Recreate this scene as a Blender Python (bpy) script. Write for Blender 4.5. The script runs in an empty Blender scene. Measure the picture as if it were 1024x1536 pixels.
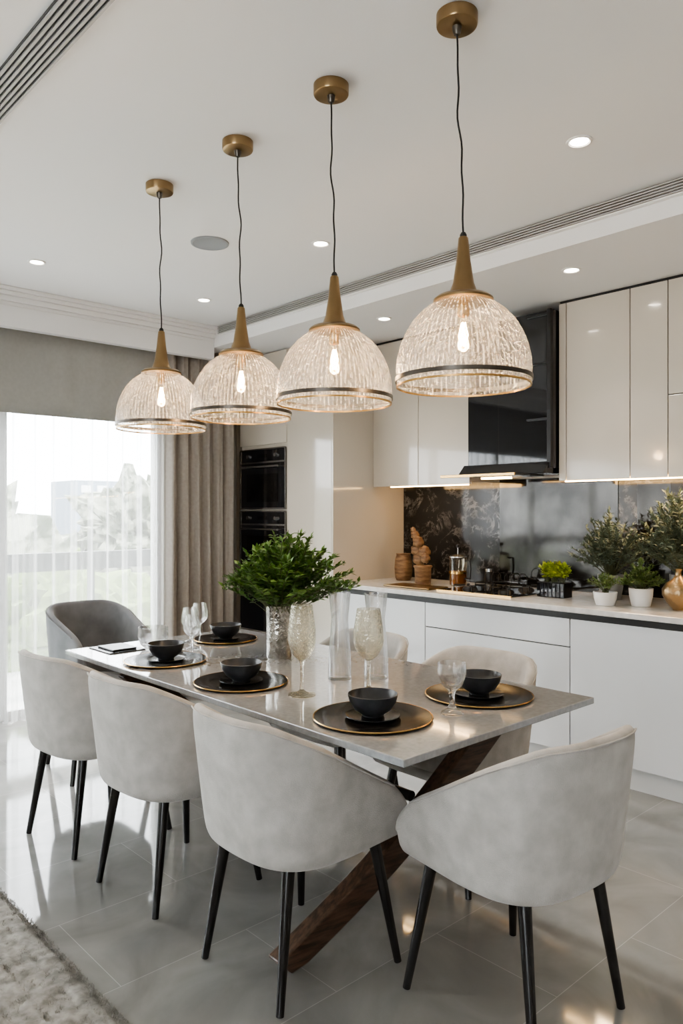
import bpy, bmesh, math, random
from mathutils import Vector, Matrix, noise
random.seed(7)
scene = bpy.context.scene
D = bpy.data
try:
    scene.view_settings.view_transform='AgX'
    scene.view_settings.look='AgX - Medium High Contrast'
except Exception: pass

# ---------------------------------------------------------------- materials
def newmat(name):
    m = D.materials.new(name); m.use_nodes = True
    nt = m.node_tree
    for n in list(nt.nodes): nt.nodes.remove(n)
    out = nt.nodes.new('ShaderNodeOutputMaterial')
    return m, nt, out

def pmat(name, col, rough=0.5, metal=0.0, col2=None, nscale=8, ndetail=4, bump=0.0, bscale=60,
         sheen=0.0, coat=0.0, emis=None, estr=0, stretch=(1,1,1), ramp=(0.35,0.65), spec=0.5, rvar=0.0, transl=0.0):
    m, nt, out = newmat(name)
    b = nt.nodes.new('ShaderNodeBsdfPrincipled')
    b.inputs['Base Color'].default_value = (*col, 1)
    b.inputs['Roughness'].default_value = rough
    b.inputs['Metallic'].default_value = metal
    b.inputs['Specular IOR Level'].default_value = spec
    if sheen:
        b.inputs['Sheen Weight'].default_value = sheen
        b.inputs['Sheen Roughness'].default_value = 0.4
    if coat:
        b.inputs['Coat Weight'].default_value = coat
        b.inputs['Coat Roughness'].default_value = 0.04
    if emis:
        b.inputs['Emission Color'].default_value = (*emis, 1)
        b.inputs['Emission Strength'].default_value = estr
    tc = nt.nodes.new('ShaderNodeTexCoord')
    mp = nt.nodes.new('ShaderNodeMapping'); mp.inputs['Scale'].default_value = stretch
    nt.links.new(tc.outputs['Object'], mp.inputs['Vector'])
    if col2:
        n = nt.nodes.new('ShaderNodeTexNoise')
        n.inputs['Scale'].default_value = nscale; n.inputs['Detail'].default_value = ndetail
        nt.links.new(mp.outputs[0], n.inputs['Vector'])
        r = nt.nodes.new('ShaderNodeValToRGB')
        r.color_ramp.elements[0].position = ramp[0]; r.color_ramp.elements[0].color = (*col, 1)
        r.color_ramp.elements[1].position = ramp[1]; r.color_ramp.elements[1].color = (*col2, 1)
        nt.links.new(n.outputs['Fac'], r.inputs[0]); nt.links.new(r.outputs[0], b.inputs['Base Color'])
        if rvar:
            mr = nt.nodes.new('ShaderNodeMapRange')
            mr.inputs['To Min'].default_value = rough - rvar; mr.inputs['To Max'].default_value = rough + rvar
            nt.links.new(n.outputs['Fac'], mr.inputs[0]); nt.links.new(mr.outputs[0], b.inputs['Roughness'])
    if bump:
        n2 = nt.nodes.new('ShaderNodeTexNoise'); n2.inputs['Scale'].default_value = bscale
        n2.inputs['Detail'].default_value = 3
        nt.links.new(mp.outputs[0], n2.inputs['Vector'])
        bp = nt.nodes.new('ShaderNodeBump'); bp.inputs['Strength'].default_value = bump
        bp.inputs['Distance'].default_value = 0.01
        nt.links.new(n2.outputs['Fac'], bp.inputs['Height']); nt.links.new(bp.outputs[0], b.inputs['Normal'])
    if transl:
        tr = nt.nodes.new('ShaderNodeBsdfTranslucent'); tr.inputs[0].default_value = (*col, 1)
        mx = nt.nodes.new('ShaderNodeMixShader'); mx.inputs[0].default_value = transl
        nt.links.new(b.outputs[0], mx.inputs[1]); nt.links.new(tr.outputs[0], mx.inputs[2])
        nt.links.new(mx.outputs[0], out.inputs[0]); return m
    nt.links.new(b.outputs[0], out.inputs[0])
    return m

def emat(name, col, s):
    m, nt, out = newmat(name)
    e = nt.nodes.new('ShaderNodeEmission'); e.inputs[0].default_value = (*col, 1); e.inputs[1].default_value = s
    nt.links.new(e.outputs[0], out.inputs[0]); return m

def thinglass(name, tint=(1,1,1), base=0.06, edge=0.75, rough=0.02):
    m, nt, out = newmat(name)
    t = nt.nodes.new('ShaderNodeBsdfTransparent'); t.inputs[0].default_value = (*tint, 1)
    g = nt.nodes.new('ShaderNodeBsdfGlossy'); g.inputs['Roughness'].default_value = rough
    g.inputs[0].default_value = (0.95, 0.95, 0.95, 1)
    lw = nt.nodes.new('ShaderNodeLayerWeight'); lw.inputs[0].default_value = 0.35
    mr = nt.nodes.new('ShaderNodeMapRange'); mr.inputs['To Min'].default_value = base; mr.inputs['To Max'].default_value = edge
    nt.links.new(lw.outputs['Facing'], mr.inputs[0])
    mx = nt.nodes.new('ShaderNodeMixShader')
    nt.links.new(mr.outputs[0], mx.inputs[0]); nt.links.new(t.outputs[0], mx.inputs[1]); nt.links.new(g.outputs[0], mx.inputs[2])
    nt.links.new(mx.outputs[0], out.inputs[0]); return m

def realglass(name, col=(1,1,1), fac=0.7, bump=0.0, scale=40):
    m, nt, out = newmat(name)
    t = nt.nodes.new('ShaderNodeBsdfTransparent'); t.inputs[0].default_value = (*col, 1)
    g = nt.nodes.new('ShaderNodeBsdfGlass'); g.inputs['Roughness'].default_value = 0.0; g.inputs['IOR'].default_value = 1.45
    g.inputs[0].default_value = (*col, 1)
    tc = nt.nodes.new('ShaderNodeTexCoord')
    n = nt.nodes.new('ShaderNodeTexVoronoi'); n.inputs['Scale'].default_value = scale
    nt.links.new(tc.outputs['Object'], n.inputs['Vector'])
    bp = nt.nodes.new('ShaderNodeBump'); bp.inputs['Strength'].default_value = bump; bp.inputs['Distance'].default_value = 0.005
    nt.links.new(n.outputs['Distance'], bp.inputs['Height']); nt.links.new(bp.outputs[0], g.inputs['Normal'])
    mx = nt.nodes.new('ShaderNodeMixShader'); mx.inputs[0].default_value = fac
    nt.links.new(t.outputs[0], mx.inputs[1]); nt.links.new(g.outputs[0], mx.inputs[2])
    nt.links.new(mx.outputs[0], out.inputs[0]); return m

M = {}
M['ceiling'] = pmat('ceiling_paint', (0.80,0.795,0.79), 0.7, bump=0.03, bscale=200)
M['wall'] = pmat('wall_paint', (0.62,0.59,0.55), 0.7, bump=0.03, bscale=200)
M['taupe'] = pmat('taupe_panel', (0.20,0.18,0.165), 0.6, col2=(0.22,0.20,0.18), nscale=3)
M['cream'] = pmat('cream_gloss_lacquer', (0.55,0.50,0.43), 0.14, coat=0.5, col2=(0.56,0.51,0.44), nscale=1.5)
M['white'] = pmat('white_gloss_lacquer', (0.70,0.72,0.75), 0.16, coat=0.5, col2=(0.72,0.735,0.76), nscale=1.5)
M['plinth'] = pmat('plinth_white', (0.62,0.62,0.62), 0.35)
M['blackgap'] = pmat('dark_recess', (0.015,0.015,0.017), 0.4)
M['counter'] = pmat('countertop_quartz', (0.58,0.56,0.54), 0.22, col2=(0.68,0.665,0.645), nscale=25, coat=0.3)
M['blackglass'] = pmat('black_glass', (0.010,0.011,0.014), 0.05, coat=0.5)
M['blackmetal'] = pmat('black_metal', (0.02,0.02,0.022), 0.35, metal=0.3)
M['steel'] = pmat('brushed_steel', (0.55,0.55,0.55), 0.25, metal=1.0)
M['brass'] = pmat('aged_brass', (0.33,0.225,0.12), 0.30, metal=1.0, col2=(0.26,0.18,0.095), nscale=6)
M['bronze'] = pmat('dark_bronze', (0.13,0.115,0.10), 0.3, metal=0.9)
M['brassbright'] = pmat('gold_trim', (0.60,0.38,0.15), 0.25, metal=1.0)
M['leg'] = pmat('black_leg_lacquer', (0.008,0.007,0.007), 0.25)
M['chair'] = pmat('chair_velvet', (0.375,0.355,0.33), 0.85, col2=(0.50,0.48,0.455), nscale=16, ndetail=10, bump=0.25, bscale=350, sheen=0.3, ramp=(0.3,0.7))
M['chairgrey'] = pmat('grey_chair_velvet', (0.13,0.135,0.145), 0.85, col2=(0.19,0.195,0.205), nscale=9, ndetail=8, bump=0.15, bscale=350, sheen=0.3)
M['walnut'] = pmat('walnut_wood', (0.035,0.020,0.013), 0.35, col2=(0.11,0.062,0.038), nscale=5, ndetail=6, stretch=(1.5,14,14), bump=0.05, bscale=30)
M['drape'] = pmat('taupe_drape_linen', (0.32,0.285,0.255), 0.9, col2=(0.36,0.325,0.29), nscale=40, bump=0.1, bscale=400, transl=0.1)
M['valance'] = pmat('greige_valance_linen', (0.47,0.465,0.44), 0.9, col2=(0.51,0.505,0.48), nscale=40, bump=0.1, bscale=400, transl=0.28)
M['charger'] = pmat('charger_black_glaze', (0.010,0.010,0.011), 0.16, col2=(0.016,0.016,0.017), nscale=20, spec=0.16)
M['bowl'] = pmat('charcoal_stoneware', (0.028,0.030,0.034), 0.30, col2=(0.05,0.052,0.056), nscale=18, bump=0.1, bscale=60)
M['glass'] = realglass('clear_glass')
M['amberglass'] = realglass('textured_goblet_glass', (0.97,0.95,0.90), 0.75, 0.35, 90)
M['bulbglass'] = thinglass('bulb_glass', (1.0,0.95,0.85), 0.05, 0.4)
M['windowglass'] = thinglass('window_glass', (0.97,0.98,0.98), 0.03, 0.5)
M['whitepot'] = pmat('white_ceramic', (0.75,0.75,0.74), 0.3)
M['greypot'] = pmat('grey_ceramic', (0.30,0.31,0.32), 0.4)
M['wood'] = pmat('carved_olive_wood', (0.13,0.065,0.03), 0.5, col2=(0.30,0.18,0.09), nscale=12, stretch=(1,1,4), bump=0.3, bscale=40)
M['leafgreen'] = pmat('leaf_green', (0.050,0.11,0.020), 0.42, col2=(0.15,0.27,0.06), nscale=14, ramp=(0.35,0.7), transl=0.15)
M['leafolive'] = pmat('leaf_olive', (0.055,0.075,0.05), 0.5, col2=(0.12,0.155,0.11), nscale=14)
M['leaflime'] = pmat('leaf_lime', (0.22,0.30,0.02), 0.5, col2=(0.36,0.42,0.05), nscale=14)
M['leafherb'] = pmat('leaf_herb', (0.05,0.10,0.02), 0.5, col2=(0.14,0.20,0.05), nscale=14)
M['stem'] = pmat('plant_stem', (0.08,0.09,0.04), 0.6)
M['soil'] = pmat('soil', (0.03,0.02,0.015), 0.9)
M['silver'] = pmat('mercury_glass', (0.62,0.61,0.58), 0.16, metal=1.0, col2=(0.30,0.29,0.26), nscale=45, bump=0.35, bscale=70)
M['goldvase'] = pmat('hammered_gold', (0.36,0.25,0.14), 0.3, metal=1.0, bump=0.5, bscale=50)
M['rug'] = pmat('wool_rug', (0.17,0.163,0.15), 0.95, col2=(0.36,0.345,0.32), nscale=26, ndetail=8, sheen=0.05)
M['filament'] = emat('filament_glow', (1.0,0.60,0.25), 250)
M['bulbglow'] = emat('bulb_core_glow', (1.0,0.58,0.24), 60)
M['downglow'] = emat('downlight_glow', (1.0,0.90,0.75), 45)
M['led'] = emat('warm_led_strip', (1.0,0.62,0.26), 26)
M['speaker'] = pmat('speaker_grille', (0.30,0.32,0.34), 0.6, bump=0.4, bscale=300)
M['ventdark'] = pmat('vent_recess', (0.06,0.06,0.06), 0.7)
M['slat'] = pmat('vent_slat', (0.42,0.41,0.40), 0.5)
M['trimwhite'] = pmat('trim_white', (0.80,0.79,0.775), 0.5)
M['frame'] = pmat('window_frame_white', (0.6,0.6,0.6), 0.4)
M['rail'] = pmat('balcony_rail_grey', (0.05,0.057,0.057), 0.5)
M['concrete'] = pmat('balcony_concrete', (0.5,0.5,0.48), 0.8)
M['tree'] = pmat('exterior_tree_foliage', (0.05,0.065,0.035), 0.9, col2=(0.32,0.33,0.26), nscale=3.2, ndetail=12, ramp=(0.42,0.58), bump=1.0, bscale=8)
M['hedge'] = pmat('hedge_foliage', (0.08,0.13,0.03), 0.9, col2=(0.24,0.32,0.11), nscale=14, ndetail=8)
M['building'] = pmat('exterior_building', (0.20,0.235,0.28), 0.9)
M['ground'] = pmat('exterior_ground', (0.40,0.41,0.38), 0.9)
M['coffee'] = pmat('amber_liquid', (0.16,0.06,0.01), 0.1)

def mat_floor():
    m, nt, out = newmat('porcelain_floor_tile')
    b = nt.nodes.new('ShaderNodeBsdfPrincipled')
    tc = nt.nodes.new('ShaderNodeTexCoord')
    mp = nt.nodes.new('ShaderNodeMapping'); mp.inputs['Location'].default_value = (0.06, 0.37, 0)
    nt.links.new(tc.outputs['Object'], mp.inputs[0])
    br = nt.nodes.new('ShaderNodeTexBrick'); br.offset = 0.5
    br.inputs['Scale'].default_value = 1.0
    br.inputs['Brick Width'].default_value = 0.9; br.inputs['Row Height'].default_value = 0.45
    br.inputs['Mortar Size'].default_value = 0.0014; br.inputs['Mortar Smooth'].default_value = 0.2
    br.inputs['Color1'].default_value = (0.295,0.292,0.285,1); br.inputs['Color2'].default_value = (0.325,0.322,0.315,1)
    br.inputs['Mortar'].default_value = (0.44,0.435,0.425,1)
    nt.links.new(mp.outputs[0], br.inputs['Vector'])
    n = nt.nodes.new('ShaderNodeTexNoise'); n.inputs['Scale'].default_value = 2.6; n.inputs['Detail'].default_value = 10
    n.inputs['Distortion'].default_value = 1.0
    nt.links.new(tc.outputs['Object'], n.inputs['Vector'])
    r = nt.nodes.new('ShaderNodeValToRGB')
    r.color_ramp.elements[0].position = 0.3; r.color_ramp.elements[0].color = (0.70,0.69,0.67,1)
    r.color_ramp.elements[1].position = 0.7; r.color_ramp.elements[1].color = (1.10,1.09,1.07,1)
    nt.links.new(n.outputs['Fac'], r.inputs[0])
    mx = nt.nodes.new('ShaderNodeMixRGB'); mx.blend_type = 'MULTIPLY'; mx.inputs[0].default_value = 1
    nt.links.new(br.outputs['Color'], mx.inputs[1]); nt.links.new(r.outputs[0], mx.inputs[2])
    nt.links.new(mx.outputs[0], b.inputs['Base Color'])
    mr = nt.nodes.new('ShaderNodeMapRange'); mr.inputs['To Min'].default_value = 0.03; mr.inputs['To Max'].default_value = 0.10
    nt.links.new(n.outputs['Fac'], mr.inputs[0]); nt.links.new(mr.outputs[0], b.inputs['Roughness'])
    b.inputs['Specular IOR Level'].default_value = 1.0
    nt.links.new(b.outputs[0], out.inputs[0]); return m
M['floor'] = mat_floor()

def mat_marble(name, c0, c1, scale, vein=0.04, rough=0.1, spec=0.6):
    m, nt, out = newmat(name)
    b = nt.nodes.new('ShaderNodeBsdfPrincipled'); b.inputs['Roughness'].default_value = rough
    b.inputs['Specular IOR Level'].default_value = spec
    tc = nt.nodes.new('ShaderNodeTexCoord')
    n = nt.nodes.new('ShaderNodeTexNoise'); n.inputs['Scale'].default_value = scale; n.inputs['Detail'].default_value = 12
    n.inputs['Distortion'].default_value = 0.5; n.inputs['Roughness'].default_value = 0.7
    nt.links.new(tc.outputs['Object'], n.inputs['Vector'])
    s = nt.nodes.new('ShaderNodeMath'); s.operation = 'SUBTRACT'; s.inputs[1].default_value = 0.5
    nt.links.new(n.outputs['Fac'], s.inputs[0])
    a = nt.nodes.new('ShaderNodeMath'); a.operation = 'ABSOLUTE'; nt.links.new(s.outputs[0], a.inputs[0])
    r = nt.nodes.new('ShaderNodeValToRGB')
    r.color_ramp.elements[0].position = 0.0; r.color_ramp.elements[0].color = (*c1, 1)
    r.color_ramp.elements[1].position = vein; r.color_ramp.elements[1].color = (*c0, 1)
    nt.links.new(a.outputs[0], r.inputs[0])
    n2 = nt.nodes.new('ShaderNodeTexNoise'); n2.inputs['Scale'].default_value = scale*1.3; n2.inputs['Detail'].default_value = 6
    nt.links.new(tc.outputs['Object'], n2.inputs['Vector'])
    r2 = nt.nodes.new('ShaderNodeValToRGB'); r2.color_ramp.elements[0].position=0.4; r2.color_ramp.elements[1].position=0.65
    nt.links.new(n2.outputs['Fac'], r2.inputs[0])
    mx = nt.nodes.new('ShaderNodeMixRGB'); mx.blend_type = 'MIX'
    mx.inputs[1].default_value=(*c0,1)
    nt.links.new(r2.outputs[0], mx.inputs[0]); nt.links.new(r.outputs[0], mx.inputs[2])
    nt.links.new(mx.outputs[0], b.inputs['Base Color'])
    nt.links.new(b.outputs[0], out.inputs[0]); return m
M['marble'] = mat_marble('dark_marble', (0.017,0.018,0.020), (0.17,0.17,0.17), 6, 0.035, 0.1, 0.3)
M['mirror'] = pmat('smoked_mirror_glass', (0.030,0.029,0.028), 0.07, metal=0.85, col2=(0.060,0.058,0.055), nscale=5, ndetail=10)
M['stone'] = pmat('grey_stone_top', (0.275,0.285,0.295), 0.07, col2=(0.345,0.352,0.36), nscale=60, ndetail=8, coat=0.5, ramp=(0.3,0.7), rvar=0.02, spec=0.7)

def mat_sheer():
    m, nt, out = newmat('sheer_voile')
    t = nt.nodes.new('ShaderNodeBsdfTransparent'); t.inputs[0].default_value = (1,1,1,1)
    d = nt.nodes.new('ShaderNodeBsdfDiffuse'); d.inputs[0].default_value = (0.85,0.86,0.87,1)
    tr = nt.nodes.new('ShaderNodeBsdfTranslucent'); tr.inputs[0].default_value = (0.92,0.92,0.92,1)
    m1 = nt.nodes.new('ShaderNodeMixShader'); m1.inputs[0].default_value = 0.8
    nt.links.new(d.outputs[0], m1.inputs[1]); nt.links.new(tr.outputs[0], m1.inputs[2])
    lw = nt.nodes.new('ShaderNodeLayerWeight'); lw.inputs[0].default_value = 0.5
    mr = nt.nodes.new('ShaderNodeMapRange'); mr.inputs['To Min'].default_value = 0.16; mr.inputs['To Max'].default_value = 0.80
    nt.links.new(lw.outputs['Facing'], mr.inputs[0])
    m2 = nt.nodes.new('ShaderNodeMixShader')
    nt.links.new(mr.outputs[0], m2.inputs[0]); nt.links.new(t.outputs[0], m2.inputs[1]); nt.links.new(m1.outputs[0], m2.inputs[2])
    nt.links.new(m2.outputs[0], out.inputs[0]); return m
M['sheer'] = mat_sheer()

def mat_shade():
    m, nt, out = newmat('ribbed_crackle_glass')
    t = nt.nodes.new('ShaderNodeBsdfTransparent'); t.inputs[0].default_value = (0.90,0.89,0.87,1)
    g = nt.nodes.new('ShaderNodeBsdfGlossy'); g.inputs['Roughness'].default_value = 0.07
    tr = nt.nodes.new('ShaderNodeBsdfTranslucent'); tr.inputs[0].default_value = (0.97,0.94,0.90,1)
    df = nt.nodes.new('ShaderNodeBsdfDiffuse'); df.inputs[0].default_value = (0.92,0.91,0.90,1)
    tc = nt.nodes.new('ShaderNodeTexCoord')
    n = nt.nodes.new('ShaderNodeTexNoise'); n.inputs['Scale'].default_value = 75; n.inputs['Detail'].default_value = 4
    nt.links.new(tc.outputs['Object'], n.inputs['Vector'])
    at = nt.nodes.new('ShaderNodeAttribute'); at.attribute_name = 'rib'
    bp = nt.nodes.new('ShaderNodeBump'); bp.inputs['Strength'].default_value = 1.0; bp.inputs['Distance'].default_value = 0.012
    nt.links.new(n.outputs['Fac'], bp.inputs['Height']); nt.links.new(bp.outputs[0], g.inputs['Normal'])
    r = nt.nodes.new('ShaderNodeValToRGB'); r.color_ramp.elements[0].position = 0.42; r.color_ramp.elements[1].position = 0.60
    r.color_ramp.elements[0].color=(0.18,0.18,0.18,1)
    nt.links.new(n.outputs['Fac'], r.inputs[0])
    mu = nt.nodes.new('ShaderNodeMath'); mu.operation = 'MULTIPLY'
    nt.links.new(r.outputs[0], mu.inputs[0]); nt.links.new(at.outputs['Fac'], mu.inputs[1])
    mr = nt.nodes.new('ShaderNodeMapRange'); mr.inputs['To Min'].default_value = 0.01; mr.inputs['To Max'].default_value = 0.62
    nt.links.new(mu.outputs[0], mr.inputs[0])
    m0 = nt.nodes.new('ShaderNodeMixShader'); m0.inputs[0].default_value = 0.5
    nt.links.new(tr.outputs[0], m0.inputs[1]); nt.links.new(df.outputs[0], m0.inputs[2])
    m1 = nt.nodes.new('ShaderNodeMixShader')
    nt.links.new(mr.outputs[0], m1.inputs[0]); nt.links.new(t.outputs[0], m1.inputs[1]); nt.links.new(m0.outputs[0], m1.inputs[2])
    lw = nt.nodes.new('ShaderNodeLayerWeight'); lw.inputs[0].default_value = 0.4
    mr2 = nt.nodes.new('ShaderNodeMapRange'); mr2.inputs['To Min'].default_value = 0.10; mr2.inputs['To Max'].default_value = 0.55
    nt.links.new(lw.outputs['Facing'], mr2.inputs[0])
    m2 = nt.nodes.new('ShaderNodeMixShader')
    nt.links.new(mr2.outputs[0], m2.inputs[0]); nt.links.new(m1.outputs[0], m2.inputs[1]); nt.links.new(g.outputs[0], m2.inputs[2])
    nt.links.new(m2.outputs[0], out.inputs[0]); return m
M['shade'] = mat_shade()

# ---------------------------------------------------------------- helpers
def link(o, parent=None):
    scene.collection.objects.link(o)
    if parent: o.parent = parent
    return o

def empty(name, loc=(0,0,0), rot=0.0):
    e = D.objects.new(name, None); e.empty_display_size = 0.05
    e.location = loc; e.rotation_euler = (0,0,rot)
    scene.collection.objects.link(e); return e

def meshobj(name, verts, faces, mat, parent=None, smooth=True, loc=(0,0,0)):
    me = D.meshes.new(name); me.from_pydata([tuple(v) for v in verts], [], faces); me.update()
    bm = bmesh.new(); bm.from_mesh(me); bmesh.ops.recalc_face_normals(bm, faces=bm.faces); bm.to_mesh(me); bm.free()
    if smooth:
        for p in me.polygons: p.use_smooth = True
    me.materials.append(M[mat])
    o = D.objects.new(name, me); o.location = loc
    return link(o, parent)

def box(name, x0,x1,y0,y1,z0,z1, mat, bevel=0.0, parent=None):
    if x0>x1: x0,x1=x1,x0
    if y0>y1: y0,y1=y1,y0
    cx,cy,cz = (x0+x1)/2,(y0+y1)/2,(z0+z1)/2
    hx,hy,hz = (x1-x0)/2,(y1-y0)/2,(z1-z0)/2
    v = [(-hx,-hy,-hz),(hx,-hy,-hz),(hx,hy,-hz),(-hx,hy,-hz),(-hx,-hy,hz),(hx,-hy,hz),(hx,hy,hz),(-hx,hy,hz)]
    f = [(0,3,2,1),(4,5,6,7),(0,1,5,4),(1,2,6,5),(2,3,7,6),(3,0,4,7)]
    o = meshobj(name, v, f, mat, parent, smooth=False, loc=(cx,cy,cz))
    if bevel:
        md = o.modifiers.new('bevel','BEVEL'); md.width = bevel; md.segments = 2; md.limit_method='ANGLE'
    return o

def lathe(name, prof, mat, loc=(0,0,0), seg=40, parent=None, rot=None, smooth=True, sub=0):
    verts=[]; faces=[]; n=len(prof)
    for i in range(seg):
        a=2*math.pi*i/seg; c,s=math.cos(a),math.sin(a)
        for r,z in prof: verts.append((max(r,1e-5)*c, max(r,1e-5)*s, z))
    for i in range(seg):
        j=(i+1)%seg
        for k in range(n-1):
            faces.append((i*n+k, j*n+k, j*n+k+1, i*n+k+1))
    o = meshobj(name, verts, faces, mat, parent, smooth, loc)
    bm=bmesh.new(); bm.from_mesh(o.data); bmesh.ops.remove_doubles(bm, verts=bm.verts, dist=2e-5); bmesh.ops.recalc_face_normals(bm, faces=bm.faces)
    bm.to_mesh(o.data); bm.free()
    if smooth:
        for p in o.data.polygons: p.use_smooth=True
        md=o.modifiers.new('es','EDGE_SPLIT'); md.split_angle=math.radians(40)
    if rot: o.rotation_euler=rot
    return o

def tube(name, pts, radii, mat, parent=None, seg=12, loc=(0,0,0), cap=True):
    pts=[Vector(p) for p in pts]
    if not isinstance(radii,(list,tuple)): radii=[radii]*len(pts)
    verts=[]; faces=[]; up=None
    for i,p in enumerate(pts):
        t=(pts[min(i+1,len(pts)-1)]-pts[max(i-1,0)]).normalized()
        if up is None:
            up = Vector((1,0,0)) if abs(t.x)<0.9 else Vector((0,1,0))
        u=(up-t*up.dot(t)).normalized(); w=t.cross(u); up=u
        for k in range(seg):
            a=2*math.pi*k/seg
            verts.append(p+(u*math.cos(a)+w*math.sin(a))*radii[i])
    for i in range(len(pts)-1):
        for k in range(seg):
            j=(k+1)%seg
            faces.append((i*seg+k,i*seg+j,(i+1)*seg+j,(i+1)*seg+k))
    if cap:
        faces.append(tuple(range(seg))[::-1]); faces.append(tuple((len(pts)-1)*seg+k for k in range(seg)))
    o=meshobj(name,verts,faces,mat,parent,True,loc)
    md=o.modifiers.new('es','EDGE_SPLIT'); md.split_angle=math.radians(50)
    return o

def subsurf(o,l=2):
    md=o.modifiers.new('sub','SUBSURF'); md.levels=l; md.render_levels=l

def arealight(name, loc, rot, sx, sy, power, col, parent=None):
    l=D.lights.new(name,'AREA'); l.shape='RECTANGLE'; l.size=sx; l.size_y=sy; l.energy=power; l.color=col
    o=D.objects.new(name,l); o.location=loc; o.rotation_euler=rot; link(o,parent); return o

# ---------------------------------------------------------------- room shell
CZ=2.80
XW=4.35
XI=XW-0.004
box('floor', -4.1,4.5,-3.1,5.3,-0.12,0,'floor')
box('ceiling', -4.1,4.5,-3.1,5.35,CZ,CZ+0.12,'ceiling')
box('wall_kitchen', XW,XW+0.12,-3,5.35,0,CZ,'wall')
box('wall_back', -4,XW,-3.12,-3,0,CZ,'wall')
box('wall_left_near', -4.12,-4,-3,-1.9,0,CZ,'wall')
box('wall_left_header', -4.12,-4,-1.9,0.3,2.3,CZ,'wall')
box('wall_left_far', -4.12,-4,0.3,5.35,0,CZ,'wall')
w2=empty('added_fill_window',(0,0,0))  # unseen side opening, added to let fill light in from the left
for i,y in enumerate([-1.9,-0.83,0.24]):
    box('mullion_%d'%i,-4.09,-4.03,y,y+0.06,0.0,2.3,'frame',parent=w2)
box('glass',-4.065,-4.06,-1.84,0.24,0.0,2.3,'windowglass',parent=w2)
box('wall_window_header', -4,XW,5.2,5.35,2.14,CZ,'wall')
box('wall_window', 2.95,XW,5.2,5.35,0,2.14,'wall')
box('ceiling_bulkhead', 3.2,XW,-3,5.2,2.65,CZ,'ceiling')
box('ceiling_pelmet', -4,3.2,4.88,4.94,2.56,CZ,'ceiling')
for i,(d,z0,z1) in enumerate([(0.055,2.775,2.80),(0.038,2.75,2.775),(0.018,2.715,2.75),(0.008,2.69,2.70)]):
    box('trim_%d'%(i+1), -4,3.2,4.88-d,4.88,z0,z1,'trimwhite',0.004)
ve = empty('linear_air_vent',(0,0,0))
box('recess',3.186,3.2,-1.0,4.80,2.732,2.795,'ventdark',parent=ve)
for i in range(5):
    z=2.737+i*0.0125
    box('slat_%d'%(i+1),3.176,3.188,-1.0,4.80,z,z+0.006,'slat',parent=ve)
box('frame_1',3.174,3.2,-1.0,4.80,2.726,2.733,'trimwhite',parent=ve)
ve = empty('linear_air_vent',(0,0,0))
box('recess',0.83,0.945,0.3,4.2,2.79,2.80,'ventdark',parent=ve)
for i in range(7):
    x=0.832+i*0.0168
    box('slat_%d'%(i+1),x,x+0.008,0.3,4.2,2.784,2.798,'slat',parent=ve)
lathe('ceiling_speaker',[(0,-0.006),(0.082,-0.006),(0.088,-0.010),(0.097,-0.008),(0.098,0.0)],'speaker',(2.17,3.35,CZ))
def downlight(x,y,z,p=10):
    e=empty('recessed_downlight',(x,y,z))
    lathe('bezel',[(0.034,0.0),(0.034,-0.002),(0.040,-0.006),(0.048,-0.004),(0.049,0.0)],'trimwhite',(0,0,0),parent=e)
    lathe('lens',[(0,-0.0015),(0.034,-0.0015)],'downglow',(0,0,0),parent=e)
    l=D.lights.new('spot','SPOT'); l.energy=p*3; l.color=(1,0.93,0.83); l.spot_size=math.radians(95); l.spot_blend=0.8; l.shadow_soft_size=0.03
    o=D.objects.new('lamp',l); o.location=(0,0,-0.02); link(o,e)
for x,y in [(2.60,1.486),(2.60,2.967),(1.627,4.266),(2.727,4.28)]: downlight(x,y,CZ)
downlight(3.525,2.06,2.65,6); downlight(3.525,3.4,2.65,6)
downlight(1.0,-0.6,CZ); downlight(2.6,0.0,CZ)

# ---------------------------------------------------------------- window & curtains
w=empty('window_1',(0,0,0))
box('glass',-4,2.95,5.27,5.275,0.06,2.10,'windowglass',parent=w)
box('frame_bottom',-4,2.95,5.24,5.31,0.0,0.06,'frame',parent=w)
box('frame_top',-4,2.95,5.24,5.31,2.09,2.14,'frame',parent=w)
for i,x in enumerate([-3.98,-2.4,-0.9,0.55,1.75,2.90]):
    box('mullion_%d'%(i+1),x,x+0.05,5.24,5.31,0.06,2.09,'frame',parent=w)

def curtain(name, x0,x1,y,z0,z1,mat,amp,period,nz=24,seed=1,flare=0.0,dx=0.008,parent=None,sharp=1.0):
    nx=int((x1-x0)/dx)+1; verts=[];faces=[]
    for k in range(nz+1):
        z=z0+(z1-z0)*k/nz; t=1-k/nz
        for i in range(nx):
            x=x0+(x1-x0)*i/(nx-1)
            ph=2*math.pi*x/period+1.3*noise.noise(Vector((x*1.7,seed,0)))+0.5*noise.noise(Vector((x*2,seed,z*0.5)))
            s=math.sin(ph); s=math.copysign(abs(s)**sharp,s)
            a=amp*(1+flare*t)*(0.8+0.4*noise.noise(Vector((x*3,seed+5,z*0.3))))
            yy=y+s*a+0.25*amp*math.sin(2.3*ph+1+t)
            verts.append((x,yy,z))
    for k in range(nz):
        for i in range(nx-1):
            a=k*nx+i; faces.append((a,a+1,a+nx+1,a+nx))
    o=meshobj(name,verts,faces,mat,parent); return o
curtain('sheer_curtain',-3.9,2.92,5.14,0.01,2.60,'sheer',0.022,0.13,seed=3,flare=0.5)
c=curtain('window_valance',-3.9,2.84,5.03,2.04,2.72,'valance',0.004,0.35,nz=6,seed=8)
md=c.modifiers.new('s','SOLIDIFY'); md.thickness=0.012
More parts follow.
